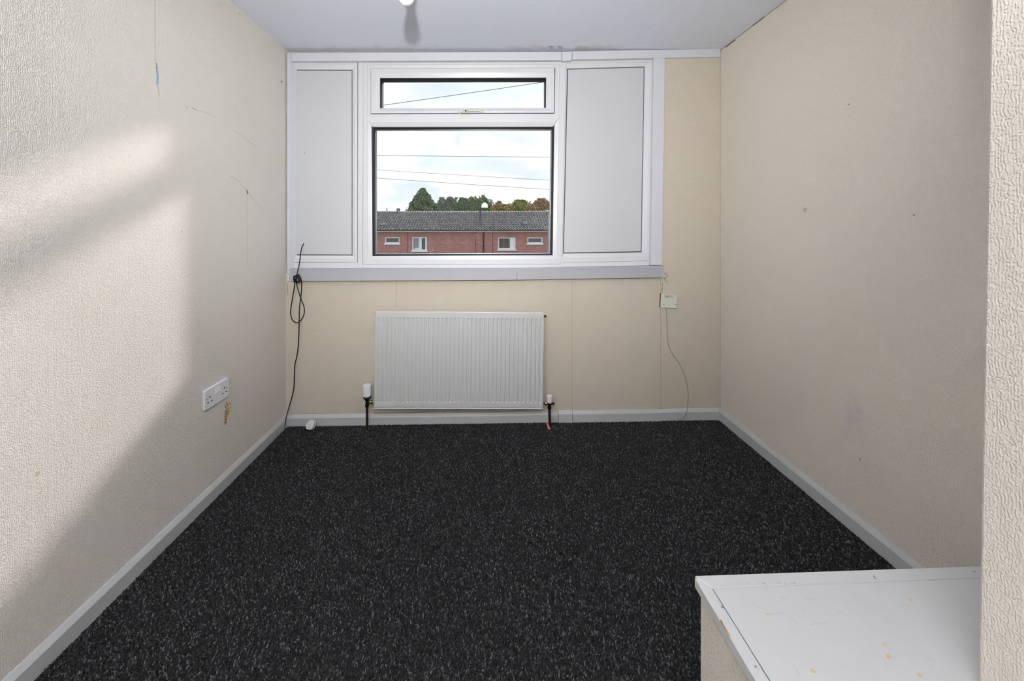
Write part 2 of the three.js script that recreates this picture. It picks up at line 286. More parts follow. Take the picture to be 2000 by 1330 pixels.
// ---------------------------------------------------------------- window trim boards
const ZT = ZB + 0.014;                                          // face of the trim boards
const bd = (bl, br, tr, tl, zf = ZT, zb = ZB - 0.02, b = 0.0018) => plate(quadPx(bl, br, tr, tl, zf), zf, zb, b);
struct(mesh('trim_1', bd([568, 119.3], [1097, 117.5], [1097, 101], [568, 103.5]), M.board));
struct(mesh('trim_2', bd([1098, 119], [1117, 118], [1117.5, 100], [1098, 101]), M.board));
struct(mesh('trim_3', bd([1118, 116], [1407.5, 110.8], [1407.5, 95], [1118, 99.8]), M.board));
struct(mesh('trim_4', bd([1271, 518], [1293.5, 518], [1299, 112.8], [1277, 113.2], ZT + 0.001), M.board));
{ // left upright board with a splayed edge towards the window
  const z = ZT, o = quadPx([561, 549.5], [565, 549], [565.5, 103.5], [561, 103.5], z), i2 = quadPx([565, 549], [573, 525], [573, 120], [565.5, 103.5], z);
  const back = [i2[0], i2[1], i2[2], i2[3]].map((v, k) => V(v.x, v.y, k === 1 || k === 2 ? ZB - 0.028 : z));
  const m = new MB(); m.quad(o[0], o[1], o[2], o[3]); m.quad(back[0], back[1], back[2], back[3]);
  const dn = (v) => V(v.x, v.y, ZB - 0.03); m.quad(dn(o[0]), dn(o[3]), o[3], o[0]); m.quad(o[0], dn(o[0]), dn(o[1]), o[1]); m.quad(dn(back[1]), dn(back[0]), back[0], back[1]);
  struct(mesh('trim_5', m.geo(), M.board));
}

// ---------------------------------------------------------------- the window
const win = struct(group('window_1'));
const ZF = ZB - 0.012, ZG = ZB - 0.05, ZBK = ZB - 0.09;          // frame face, glass, back of the frame
const q4 = (x0, y0, x1, y1, z = ZF) => rectPx(x0, y0, x1, y1, z);
// side bays, each with a flat white board in a mitred frame; the right one is out of square
function bay(o, i, skipLeft) {
  const O = o.map((p) => at(p[0], p[1], ZF)), I = i.map((p) => at(p[0], p[1], ZF));
  const sides = ringSides(O, I, [[0, ZBK], [0, ZF], [0.45, ZF], [0.5, ZF - 0.003], [0.92, ZF - 0.009], [1, ZF - 0.012], [1, ZBK]]);
  sides.forEach((s, k) => { if (!(skipLeft && k === 3)) mesh(k % 2 ? 'frame_stile' : 'frame_rail', s, M.upvc, win); });
  // panel: a gap shows dark all round
  const c = I.reduce((s, v) => s.add(v), V(0, 0, 0)).multiplyScalar(0.25), gp = 0.0056;
  const P = I.map((v, k) => V(v.x + Math.sign(c.x - v.x) * gp * (skipLeft && (k === 0 || k === 3) ? 0 : 1), v.y + Math.sign(c.y - v.y) * gp, v.z));
  mesh('infill_panel', plate(P, ZF - 0.013, ZBK + 0.005, 0.001), M.panel, win);
  if (skipLeft) mesh('screw_hole', cyl(0.0028, 0.0028, 0.001, 0, 0, 0, 10).rotateX(Math.PI / 2).translate(at(593, 298, ZF).x, at(593, 298, ZF).y, ZF - 0.0127), M.hole, win);
  mesh('panel_gasket', plate(I.map((v) => V(v.x - Math.sign(c.x - v.x) * 0.004, v.y - Math.sign(c.y - v.y) * 0.004, v.z)), ZF - 0.024, ZBK + 0.002, 0), M.gasket, win);
}
bay([[568, 512], [698, 512], [698, 119.5], [568, 119.5]], [[572.5, 499], [687, 499.4], [687, 134.8], [572.5, 134.2]], true);
bay([[1094.5, 513], [1271.5, 509], [1278, 114], [1102, 117.5]], [[1100.5, 495.6], [1255, 493], [1261, 128.2], [1108.6, 132.4]], false);
// packers under the bays and the cover strip between left bay and casement
mesh('packer', plate(quadPx([568, 526], [699, 525.5], [699, 512.5], [568, 512.8], ZF), ZF - 0.001, ZBK, 0.001), M.upvc, win);
mesh('packer', plate(quadPx([708, 525.5], [1095, 523.5], [1095, 516], [708, 516.8], ZF), ZF - 0.001, ZBK, 0.001), M.upvc, win);
mesh('packer', plate(quadPx([1094.5, 523], [1272, 519], [1271.5, 509.5], [1094.5, 513.4], ZF), ZF - 0.0005, ZBK, 0.001), M.upvc, win);
mesh('cover_strip', plate(quadPx([699.5, 525], [708.5, 525], [710, 119.5], [700, 119.5], ZF), ZF + 0.006, ZBK, 0.002), M.upvc, win);
// casement frame
{
  const O = quadPx([709, 516.4], [1094.5, 515.6], [1102, 117.8], [710, 119], ZF), I = quadPx([726.5, 500.3], [1080, 499], [1085, 133], [723.8, 133.5], ZF);
  const sides = ringSides(O, I, [[0, ZBK], [0, ZF + 0.001], [0.5, ZF + 0.001], [0.55, ZF - 0.002], [1, ZF - 0.007], [1, ZBK]]);
  sides.forEach((s, k) => mesh(k % 2 ? 'frame_stile' : 'frame_rail', s, M.upvc, win));
  // transom with bevelled lower side, tapered ends let into the stiles
  const T = [[714, 231, 0], [724, 223.6, 1], [1083, 222.6, 1], [1092.5, 230, 0], [1081.5, 246, 1], [726, 246.8, 1]];
  const m = new MB(), f = (p, z) => { const v = at(p[0], p[1], ZF); v.z = z; return v; };
  const z1 = ZF + 0.0022, a = f([714.5, 231], z1), b = f([724, 223.5], z1), c = f([1083, 222.5], z1), d = f([1092, 230], z1), e = f([1083.5, 238.5], z1), h = f([724, 239], z1), e2 = f([1080, 246.5], z1 - 0.012), h2 = f([727, 247], z1 - 0.012);
  m.quad(a, h, b, b); m.quad(h, e, c, b); m.tri(e, d, c); m.quad(h2, e2, e, h); m.quad(b, c, V(c.x, c.y, ZBK), V(b.x, b.y, ZBK)); m.quad(V(h2.x, h2.y, ZBK), V(e2.x, e2.y, ZBK), e2, h2);
  m.quad(V(b.x, b.y, ZBK), V(c.x, c.y, ZBK), V(e2.x, e2.y, ZBK), V(h2.x, h2.y, ZBK)); m.tri(a, h2, h); m.tri(e, e2, d);
  mesh('transom', m.geo(), M.upvc, win);
  // large fixed pane and its black gasket
  const GI = quadPx([729.6, 497.2], [1076.3, 496.4], [1079.6, 249.3], [730.4, 250], ZF), GO = quadPx([725.8, 500.9], [1080.8, 499.6], [1084, 245.6], [726, 246.2], ZF);
  mesh('glazing_gasket', ringSides(GO, GI, [[0, ZBK + 0.01], [0, ZF - 0.013], [0.6, ZF - 0.013], [1, ZF - 0.02], [1, ZG - 0.01]], 0), M.gasket, win);
  const PO = quadPx([728, 499], [1078.5, 498], [1081.5, 247.5], [728.5, 248], ZF);
  const pane = mesh('pane', new MB().quad(...PO.map((v) => V(v.x, v.y, ZG))).geo(), M.glass, win);
  const fleck = (px, py, w, h, r) => mesh('paint_fleck', new THREE.SphereGeometry(1, 8, 6).scale(w, h, 0.0006).rotateZ(r).translate(at(px, py, ZG).x, at(px, py, ZG).y, ZG + 0.0006), std({ color: lin(0.8, 0.8, 0.78), roughness: 0.6 }), pane);
  fleck(844, 489, 0.0018, 0.0075, -0.5); fleck(841, 496, 0.0016, 0.006, 0.1); fleck(861, 453, 0.0016, 0.0045, -0.1); fleck(929, 459, 0.0014, 0.004, -0.6); fleck(881, 473, 0.0013, 0.0018, 0);
  const GS = quadPx([731, 495.8], [1074.8, 495], [1078, 250.8], [731.8, 251.5], ZF);
  mesh('spacer_bar', ringSides(GI, GS, [[0, ZG - 0.006], [1, ZG - 0.006], [1, ZG - 0.018]], 0), M.spacer, win);
}
// opening vent at the top: sash, gasket, pane, handle
{
  const O = quadPx([724.2, 222.8], [1082.6, 221.8], [1083.4, 132.6], [724, 133.8], ZF), I = quadPx([741.6, 211.2], [1066.6, 210.4], [1067, 151], [741.6, 151.8], ZF), zs = ZF + 0.009;
  const sash = mesh('vent_sash', ringSides(O, I, [[0, ZF - 0.004], [0.06, ZF - 0.004], [0.06, zs - 0.001], [0.1, zs], [0.45, zs], [0.55, zs - 0.003], [1, zs - 0.011], [1, ZBK]]), M.upvc, win);
  mesh('sash_gap', ringSides(O, I, [[-0.02, ZF - 0.001], [0.055, ZF - 0.001], [0.055, ZF - 0.02]], 0), M.gasket, sash);
  const GI = quadPx([745, 210.2], [1064.4, 209.4], [1064.6, 154.6], [745.4, 155.2], ZF), GO = quadPx([741, 211.8], [1067.2, 211], [1067.6, 150.4], [741, 151.2], ZF);
  mesh('glazing_gasket', ringSides(GO, GI, [[0, ZBK + 0.01], [0, ZF - 0.008], [0.5, ZF - 0.008], [1, ZF - 0.02], [1, ZG - 0.012]], 0), M.gasket, sash);
  const PO = quadPx([743, 211], [1066, 210.2], [1066.2, 152.8], [743.2, 153.4], ZF);
  mesh('pane', new MB().quad(...PO.map((v) => V(v.x, v.y, ZG + 0.004))).geo(), M.glass, sash);
  const hp = at(912, 219.2, zs), w = (px) => at(px, 0, zs).x - hp.x, zz = 0.006;
  const g = [];
  g.push(rbox(0.026, 0.011, 0.004, 0.0015, w(898), -0.0035, 0.003), cyl(0.0026, 0.0026, 0.002, 0, 0, 0, 12).rotateX(Math.PI / 2).translate(w(897), -0.002, 0.0055));
  const nose = new THREE.ExtrudeGeometry(new THREE.Shape([[w(902), -0.004], [w(905), 0.006], [w(917), 0.008], [w(917), -0.0075], [w(903.5), -0.0075]].map((p) => new THREE.Vector2(...p))), { depth: 0.012, bevelEnabled: true, bevelSize: 0.001, bevelThickness: 0.001, bevelSegments: 2 }).translate(0, 0, 0.003);
  const lever = new THREE.CylinderGeometry(0.0036, 0.0046, w(937) - w(915), 14).rotateZ(-Math.PI / 2).translate((w(937) + w(915)) / 2, 0.0035, 0.013);
  const tip = new THREE.CapsuleGeometry(0.0042, w(942.5) - w(936), 6, 14).rotateZ(Math.PI / 2).translate((w(942.5) + w(936)) / 2, 0.0022, 0.0125);
  g.push(nose, lever, tip);
  const hd = mesh('window_handle', g, M.handle, sash); hd.position.copy(hp);
  hd.userData.label = 'tarnished brass lever handle';
  mesh('lock_button', [cyl(0.0055, 0.0055, 0.004, 0, 0, 0, 20).rotateX(Math.PI / 2).translate(w(910), 0.0035, 0.0165), rbox(0.004, 0.012, 0.004, 0.001, w(914.5), 0.001, 0.016)], M.hole, sash).position.copy(hp);
}
{ // sill: thin nosing over a deep front board, kinked where two lengths meet
  const zs = ZB + 0.045, top = [[565, 525.5], [1008, 525], [1294.5, 519.6]], bot = [[565, 549.2], [1008, 546.4], [1294.5, 541.6]];
  const m = new MB();
  const P = (p, z, dy = 0) => { const v = at(p[0], p[1], zs); return V(v.x, v.y + dy, z); };
  for (let i = 0; i < 2; i++) {
    const a = top[i], b = top[i + 1], c = bot[i + 1], d = bot[i];
    const ha = [a[0], a[1] + 3.4], hb = [b[0], b[1] + 3.4];
    m.quad(P(a, zs + 0.004), P(b, zs + 0.004), P(b, ZBK), P(a, ZBK));                                                 // top
    m.quad(P(ha, zs + 0.004), P(hb, zs + 0.004), P(b, zs + 0.004), P(a, zs + 0.004));                                 // nosing
    m.quad(P(ha, zs), P(hb, zs), P(hb, zs + 0.004), P(ha, zs + 0.004));
    m.quad(P(d, zs), P(c, zs), P(hb, zs), P(ha, zs));                                                                 // front
    m.quad(P(d, ZB - 0.02), P(c, ZB - 0.02), P(c, zs), P(d, zs)); m.quad(P(a, ZBK), P(b, ZBK), P(c, ZBK), P(d, ZBK));
  }
  m.quad(P(bot[2], zs), P(bot[2], ZBK), P(top[2], ZBK), P(top[2], zs)); m.quad(P(bot[0], ZBK), P(bot[0], zs), P(top[0], zs), P(top[0], ZBK));
  mesh('sill_joint', plate(quadPx([1009, 546.1], [1009.9, 546], [1010.6, 533], [1009.8, 533], zs), zs + 0.0004, zs - 0.001, 0), std({ color: lin(0.15, 0.15, 0.16), roughness: 0.8 }), win);
  mesh('window_sill', m.geo(), std({ color: lin(0.42, 0.425, 0.445), roughness: 0.45 }), win);  // base colour darkened in place of the weaker light on the sill
}

// ---------------------------------------------------------------- radiator
{
  const zf = -2.18, C = quadPx([730, 799.6], [1060.6, 800], [1063, 610], [732.2, 607.8], zf), cen = C.reduce((s, v) => s.add(v), V(0, 0, 0)).multiplyScalar(0.25);
  const rad = tag(group('radiator', scene, [cen.x, C[0].y, zf]), 'white fluted panel radiator mounted on the wall under the window', 'radiator');
  const loc = (v) => v.sub(rad.position), B = (u, v) => loc(C[0].clone().lerp(C[1], u).lerp(C[3].clone().lerp(C[2], u), v));
  const n = 39, u0 = 0.0205, du = (0.981 - 0.0205) / 38, W = 1.03, H = 0.595, us = [0], vs = [0];
  const rim = 0.006, hw = 0.0078, us2 = new Set([0, rim / W * 0.35, rim / W]);
  for (let i = 0; i < n; i++) for (const k of [-0.5, -0.42, -0.34, -0.27, -0.2, -0.1, 0, 0.1, 0.2, 0.27, 0.34, 0.42]) us2.add(u0 + (i + k) * du);
  us2.add(1 - rim / W); us2.add(1 - rim / W * 0.35); us2.add(1);
  const U = [...us2].filter((x) => x >= 0 && x <= 1).sort((a, b) => a - b), top = 1 - 0.062, bot = 0.066, Vv = new Set([0, 0.003, 0.008, 0.014, 0.018, 0.022, 0.028, 1, 0.997, 0.992, 0.985]);
  for (let k = -8; k <= 14; k++) { Vv.add(bot + k * 0.0022); Vv.add(top - k * 0.0022); }
  for (let k = 1; k < 8; k++) Vv.add(bot + 0.03 + (top - bot - 0.06) * k / 8);
  const VV = [...Vv].filter((x) => x >= 0 && x <= 1).sort((a, b) => a - b);
  const depth = (u, v) => {
    let d = 0;
    const k = Math.round((u - u0) / du), du_ = (u - u0 - k * du) * W;
    if (k >= 0 && k < n) { const y = v * H, yb = bot * H, yt = top * H, dy = y < yb + hw ? yb + hw - y : y > yt - hw ? y - yt + hw : 0, r = Math.hypot(du_, dy); d = 0.006 * (1 - sstep(r, hw * 0.35, hw)); }
    if (v > 0.012 && v < 0.02) d = Math.max(d, 0.004 * (1 - Math.abs(v - 0.017) / 0.006));
    const eu = Math.min(u, 1 - u) * W, ev = Math.min(v, 1 - v) * H, e = Math.min(eu, ev); if (e < 0.004) d += 0.003 * (1 - e / 0.004) ** 2;
    return d;
  };
  const pos = [], uv = [], idx = [];
  for (const v of VV) for (const u of U) { const p = B(u, v); pos.push(p.x, p.y, p.z - depth(u, v)); uv.push(u * W, v * H); }
  for (let j = 0; j + 1 < VV.length; j++) for (let i = 0; i + 1 < U.length; i++) { const a = j * U.length + i, b = a + 1, c = a + U.length, d = c + 1; idx.push(a, b, d, a, d, c); }
  const g = new THREE.BufferGeometry(); g.setAttribute('position', new THREE.Float32BufferAttribute(pos, 3)); g.setAttribute('uv', new THREE.Float32BufferAttribute(uv, 2)); g.setIndex(idx); g.computeVertexNormals();
  const edge = new MB(), c = [B(0, 0), B(1, 0), B(1, 1), B(0, 1)], th = 0.013;
  for (let i = 0; i < 4; i++) { const j = (i + 1) % 4, f = (v, z) => V(v.x, v.y, z); edge.quad(f(c[i], -th), f(c[j], -th), f(c[j], -0.003), f(c[i], -0.003)); }
  edge.quad(V(c[0].x, c[0].y, -th), V(c[3].x, c[3].y, -th), V(c[2].x, c[2].y, -th), V(c[1].x, c[1].y, -th));
  mesh('front_panel', [g, edge.geo()], M.radiator, rad);
  const fins = []; for (let i = 0; i < 38; i++) fins.push(boxGeo(-0.48 + i * 0.0255, 0.06, -0.043, -0.4785 + i * 0.0255, 0.53, -th));
  fins.push(boxGeo(-0.485, 0.05, -0.0445, 0.485, 0.54, -0.043));
  mesh('convector_fins', fins, M.radiator, rad).userData.kind = 'stuff';
  for (const x of [-0.36, 0.36]) mesh('wall_bracket', [boxGeo(x - 0.015, 0.04, -0.0835, x + 0.015, 0.52, -0.079), boxGeo(x - 0.002, 0.08, -0.079, x + 0.002, 0.48, -0.0447)], M.radiator, rad);
  mesh('bleed_valve', [cyl(0.006, 0.006, 0.02, 0, 0, 0, 12).rotateZ(Math.PI / 2).translate(0.519, 0.563, -0.02), cyl(0.004, 0.004, 0.012, 0, 0, 0, 6).rotateZ(Math.PI / 2).translate(0.528, 0.563, -0.02)], M.darkMetal, rad);
  // valves and tails belong to the radiator's pipework
  const zp = zf - 0.02, sP = -zp / F;
  const p = (px, py) => at(px, py, zp);
  { const v = p(717, 764), tr = tag(group('radiator_valve', scene, [v.x, v.y, zp]), 'white ribbed thermostatic valve on a brown pipe left of the radiator', 'valve');
    const r = 7.6 * sP, head = [], ribs = 16, sh = new THREE.Shape();
    for (let i = 0; i <= ribs * 6; i++) { const a = i / (ribs * 6) * Math.PI * 2, q = r * (1 - 0.05 * (0.5 + 0.5 * Math.cos(a * ribs))); i ? sh.lineTo(q * Math.cos(a), q * Math.sin(a)) : sh.moveTo(q * Math.cos(a), q * Math.sin(a)); }
    head.push(new THREE.ExtrudeGeometry(sh, { depth: 0.040, bevelEnabled: true, bevelSize: 0.002, bevelThickness: 0.003, bevelSegments: 3 }).rotateX(-Math.PI / 2).translate(0, -0.004, 0));
    head.push(lathe([[0, -0.030], [r * 0.98, -0.030], [r * 1.05, -0.025], [r * 1.05, -0.008], [r * 0.96, -0.005], [0, -0.005]]));
    mesh('valve_head', head, M.plastic, tr);
    mesh('collar', lathe([[0, -0.056], [0.011, -0.056], [0.013, -0.05], [r * 0.95, -0.04], [r * 1.02, -0.031], [0, -0.031]]), M.darkMetal, tr);
    mesh('valve_body', [cyl(0.0095, 0.0095, 0.045, 0, -0.074, 0), cyl(0.0125, 0.0125, 0.012, 0, -0.088, 0, 6), new THREE.CylinderGeometry(0.0075, 0.0075, 0.034, 16).rotateZ(Math.PI / 2).translate(0.018, -0.066, 0)], M.darkMetal, tr);
    mesh('union_nut', [new THREE.CylinderGeometry(0.0105, 0.0105, 0.012, 6).rotateZ(Math.PI / 2).translate(0.024, -0.066, 0.0), new THREE.CylinderGeometry(0.006, 0.006, 0.018, 12).rotateZ(Math.PI / 2).translate(0.036, -0.066, 0)], M.brass, tr);
    mesh('pipe', new THREE.CylinderGeometry(0.0078, 0.0078, v.y - 0.09 - floorY(v.x) + 0.0, 18).translate(0, -(v.y + 0.09 - floorY(v.x)) / 2, 0), M.bronze, tr);
  }
  { const v = p(1073, 779), tr = tag(group('radiator_valve', scene, [v.x, v.y, zp]), 'small white capped lockshield valve on a brown pipe right of the radiator', 'valve'), dx = -0.002;
    mesh('valve_cap', lathe([[0, -0.022], [0.0148, -0.022], [0.0152, -0.018], [0.0152, 0.010], [0.0165, 0.013], [0.0165, 0.019], [0.014, 0.022], [0, 0.0225]]), M.plastic, tr);
    mesh('valve_body', [cyl(0.010, 0.010, 0.04, 0, -0.041, 0), cyl(0.0125, 0.0125, 0.012, 0, -0.055, 0, 6), new THREE.CylinderGeometry(0.0065, 0.0065, 0.066, 14).rotateZ(Math.PI / 2).translate(-0.002, -0.028, 0)], M.darkMetal, tr);
    mesh('union_nut', new THREE.CylinderGeometry(0.0105, 0.0105, 0.012, 6).rotateZ(Math.PI / 2).translate(-0.022, -0.028, 0), M.brass, tr);
    const len = v.y - 0.06 - floorY(v.x);
    mesh('pipe', tube([V(0, -0.06, 0), V(0.0015, -0.06 - len * 0.5, 0.002), V(0.002, -0.06 - len, 0.004)], 0.0082, 12, 16), M.bronze, tr);
    mesh('pipe_collar', new MB().quad(V(-0.022, -0.06 - len + 0.034, 0.002), V(-0.012, -0.06 - len + 0.002, 0.022), V(0.004, -0.06 - len + 0.004, 0.024), V(-0.008, -0.06 - len + 0.032, 0.01)).quad(V(-0.022, -0.06 - len + 0.034, 0.0), V(-0.008, -0.06 - len + 0.032, 0.008), V(0.004, -0.06 - len + 0.004, 0.022), V(-0.012, -0.06 - len + 0.002, 0.02)).geo(), M.pinkFlap, tr).userData.label = 'torn pink pipe collar';
  }
}

// ---------------------------------------------------------------- double socket on the left wall
{
  const s = tag(group('wall_socket', scene, [XL, EYE - 0.782, -1.676]), 'white double plug socket with a single rocker on the left wall', 'socket');
  s.rotation.y = Math.PI / 2;                                    // +x of the plate runs towards -z, +z into the room
  const pl = new THREE.ExtrudeGeometry((() => { const w = 0.073, h = 0.043, r = 0.006, sh = new THREE.Shape(); sh.moveTo(-w + r, -h); sh.lineTo(w - r, -h); sh.quadraticCurveTo(w, -h, w, -h + r); sh.lineTo(w, h - r); sh.quadraticCurveTo(w, h, w - r, h); sh.lineTo(-w + r, h); sh.quadraticCurveTo(-w, h, -w, h - r); sh.lineTo(-w, -h + r); sh.quadraticCurveTo(-w, -h, -w + r, -h); return sh; })(), { depth: 0.006, bevelEnabled: true, bevelSize: 0.002, bevelThickness: 0.003, bevelSegments: 3 }).translate(0, 0, 0.0005);
  mesh('face_plate', pl, M.plastic, s);
  mesh('rocker_switch', new RoundedBoxGeometry(0.028, 0.024, 0.007, 2, 0.0015).rotateX(-0.1).translate(0, 0.018, 0.0105), M.rocker, s);
  for (const x of [-0.045, 0.045]) mesh('pin_holes', [rbox(0.005, 0.009, 0.001, 0.0004, x, 0.006, 0.0096), rbox(0.0075, 0.005, 0.001, 0.0004, x - 0.011, -0.016, 0.0096), rbox(0.0075, 0.005, 0.001, 0.0004, x + 0.011, -0.016, 0.0096)], M.hole, s);
  for (const x of [-0.061, 0.061]) mesh('screw', cyl(0.0026, 0.0026, 0.001, 0, 0, 0, 12).rotateX(Math.PI / 2).translate(x, 0.001, 0.0096), M.hole, s);
}

// ---------------------------------------------------------------- blank junction plate and its thin wire
{
  const zf = ZB + 0.018, C = quadPx([1290.6, 601], [1321.5, 602.6], [1323.6, 575.6], [1292, 574.2], zf), o = V(...C[0].clone().add(C[2]).multiplyScalar(0.5).toArray());
  const b = tag(group('junction_box', scene, [o.x, o.y, zf]), 'small cream square junction box on the wall right of the window sill', 'junction box');
  const L = C.map((v) => v.clone().sub(o));
  mesh('cover', plate(L, 0, -0.0175, 0.0025), M.cream, b);
  for (const x of [[1296.6, 594.4], [1320, 595]]) { const v = at(x[0], x[1], zf); mesh('screw', cyl(0.0028, 0.0028, 0.001, 0, 0, 0, 12).rotateX(Math.PI / 2).translate(v.x - o.x, v.y - o.y, 0.0004), M.hole, b); }
  const ink = std({ color: lin(0.2, 0.19, 0.18), roughness: 0.7 }), st = (x0, y0, x1, y1) => { const a = at(x0, y1, zf), c = at(x1, y0, zf); return boxGeo(a.x - o.x, a.y - o.y, 0, c.x - o.x, c.y - o.y, 0.0003); };
  mesh('printed_lettering', [st(1298, 577.4, 1312, 578.4), st(1298.5, 579.4, 1308, 580.8), st(1311, 579.6, 1313.6, 580.8)], ink, b);
  mesh('side_gap', plate([at(1289.6, 601.4, zf), at(1291, 601.4, zf), at(1292.2, 573.4, zf), at(1290.8, 573.4, zf)].map((v) => v.sub(o)), -0.008, -0.0175, 0), M.hole, b);
  const z = ZB + 0.0028, w = [[1301, 600], [1302.5, 630], [1303.5, 655], [1306, 675], [1314, 692], [1328, 712], [1338, 735], [1343.5, 760], [1343.5, 785]].map(([x, y]) => at(x, y, z));
  w.push(at(1342.5, 797, ZB + 0.006), at(1341.5, 803, ZB + 0.0185), at(1339, 811, ZB + 0.0185), at(1330, 818.5, ZB + 0.021), at(1326, 819.6, ZB + 0.022));
  tag(mesh('wire', tube(w, 0.0023, 140, 8), M.greyWire), 'thin grey wire hanging from the cream junction box to the skirting', 'wire');
}

// ---------------------------------------------------------------- black cable with its knot, and the white plug
{
  const kz = ZB + 0.062, zz = ZB + 0.05;
  const pts = [[593.5, 475.5, ZF - 0.013], [590, 482, ZF], [587, 495, ZF + 0.012], [586, 505, ZF + 0.02], [583.5, 520, ZB + 0.045], [580.5, 533, ZB + 0.058]].map((a) => at(...a));
  const knot = at(580, 544.5, kz);
  for (let i = 0; i <= 30; i++) { const a = 1.5 + i * 0.72, k = i / 30, r = 0.012 + 0.009 * Math.abs(Math.sin(i * 0.9)); pts.push(V(knot.x + r * 0.9 * Math.cos(a), knot.y + r * 1.25 * Math.sin(a), kz + 0.011 * Math.sin(i * 1.3))); }
  for (const q of [[575.5, 555, 0.055], [572.5, 575, 0.04], [567.8, 605, 0.03], [568, 616, 0.028], [572, 626, 0.028], [579, 630, 0.028], [587, 626, 0.03], [593.5, 614, 0.03], [594, 601, 0.03], [588, 584, 0.036], [582, 566, 0.045], [579, 552, 0.056], [580, 542, 0.075], [585, 539, 0.072], [588, 547, 0.064], [589, 558, 0.05], [587.5, 580, 0.045], [585, 600, 0.04], [584, 640, 0.03], [582.5, 675, 0.025], [580, 694, 0.023], [576, 712, 0.022], [574.6, 740, 0.02], [574, 757, 0.02], [569.5, 778, 0.026], [562.5, 802, 0.045], [558.2, 820, 0.07], [556.2, 838, 0.10], [555.6, 845, 0.115]]) pts.push(at(q[0], q[1], ZB + q[2]));
  const fp = (px, py) => { let z = -2.1; for (let i = 0; i < 5; i++) { const x = (px - CX) * -z / F; z = -F * (EYE - floorY(x) - 0.0115) / (py - CY); } return at(px, py, z); };
  for (const q of [[557.5, 849.5], [564, 853], [575, 854.5], [588, 851.5], [597, 846], [602, 841]]) pts.push(fp(...q));
  const end = fp(606, 838); pts.push(V(end.x, end.y + 0.006, end.z - 0.004));
  const c = tag(group('cable', scene, [pts[0].x, floorY(XL), ZB + 0.1]), 'knotted black cable with a white plug hanging from the white panel left of the window', 'cable');
  mesh('wire', tube(pts.map((v) => v.clone().sub(c.position)), 0.0031, 700, 8), M.black, c);
  // plug propped against the skirting
  const pz = -2.205, pc = at(607, 829.6, pz).sub(c.position);
  const sh = new THREE.Shape(); [[-0.017, -0.03], [0.012, -0.03], [0.026, -0.018], [0.030, 0.006], [0.024, 0.026], [0.004, 0.033], [-0.012, 0.028], [-0.026, 0.008], [-0.029, -0.012]].forEach((q, i) => i ? sh.lineTo(q[0] * 0.96, q[1]) : sh.moveTo(q[0] * 0.96, q[1]));
  const body = new THREE.ExtrudeGeometry(sh, { depth: 0.012, bevelEnabled: true, bevelSize: 0.003, bevelThickness: 0.003, bevelSegments: 3, curveSegments: 10 });
  const plug = mesh('plug', [body, new THREE.ExtrudeGeometry(sh, { depth: 0.004, bevelEnabled: false }).scale(0.93, 0.93, 1).translate(0, 0, -0.007), body.clone().scale(1, 1, 0.55).translate(0.003, -0.001, -0.0135)], std({ color: lin(0.66, 0.65, 0.6), roughness: 0.5 }), c);
  plug.scale.setScalar(0.78); plug.rotation.set(-0.5, -0.06, -0.2); plug.position.copy(pc); plug.userData.label = 'white plastic plug';
  mesh('cord_grip', new THREE.TorusGeometry(0.0065, 0.0016, 8, 20).scale(1, 0.8, 1).translate(-0.003, -0.016, 0.0152), std({ color: lin(0.42, 0.40, 0.34), roughness: 0.6 }), plug);
}

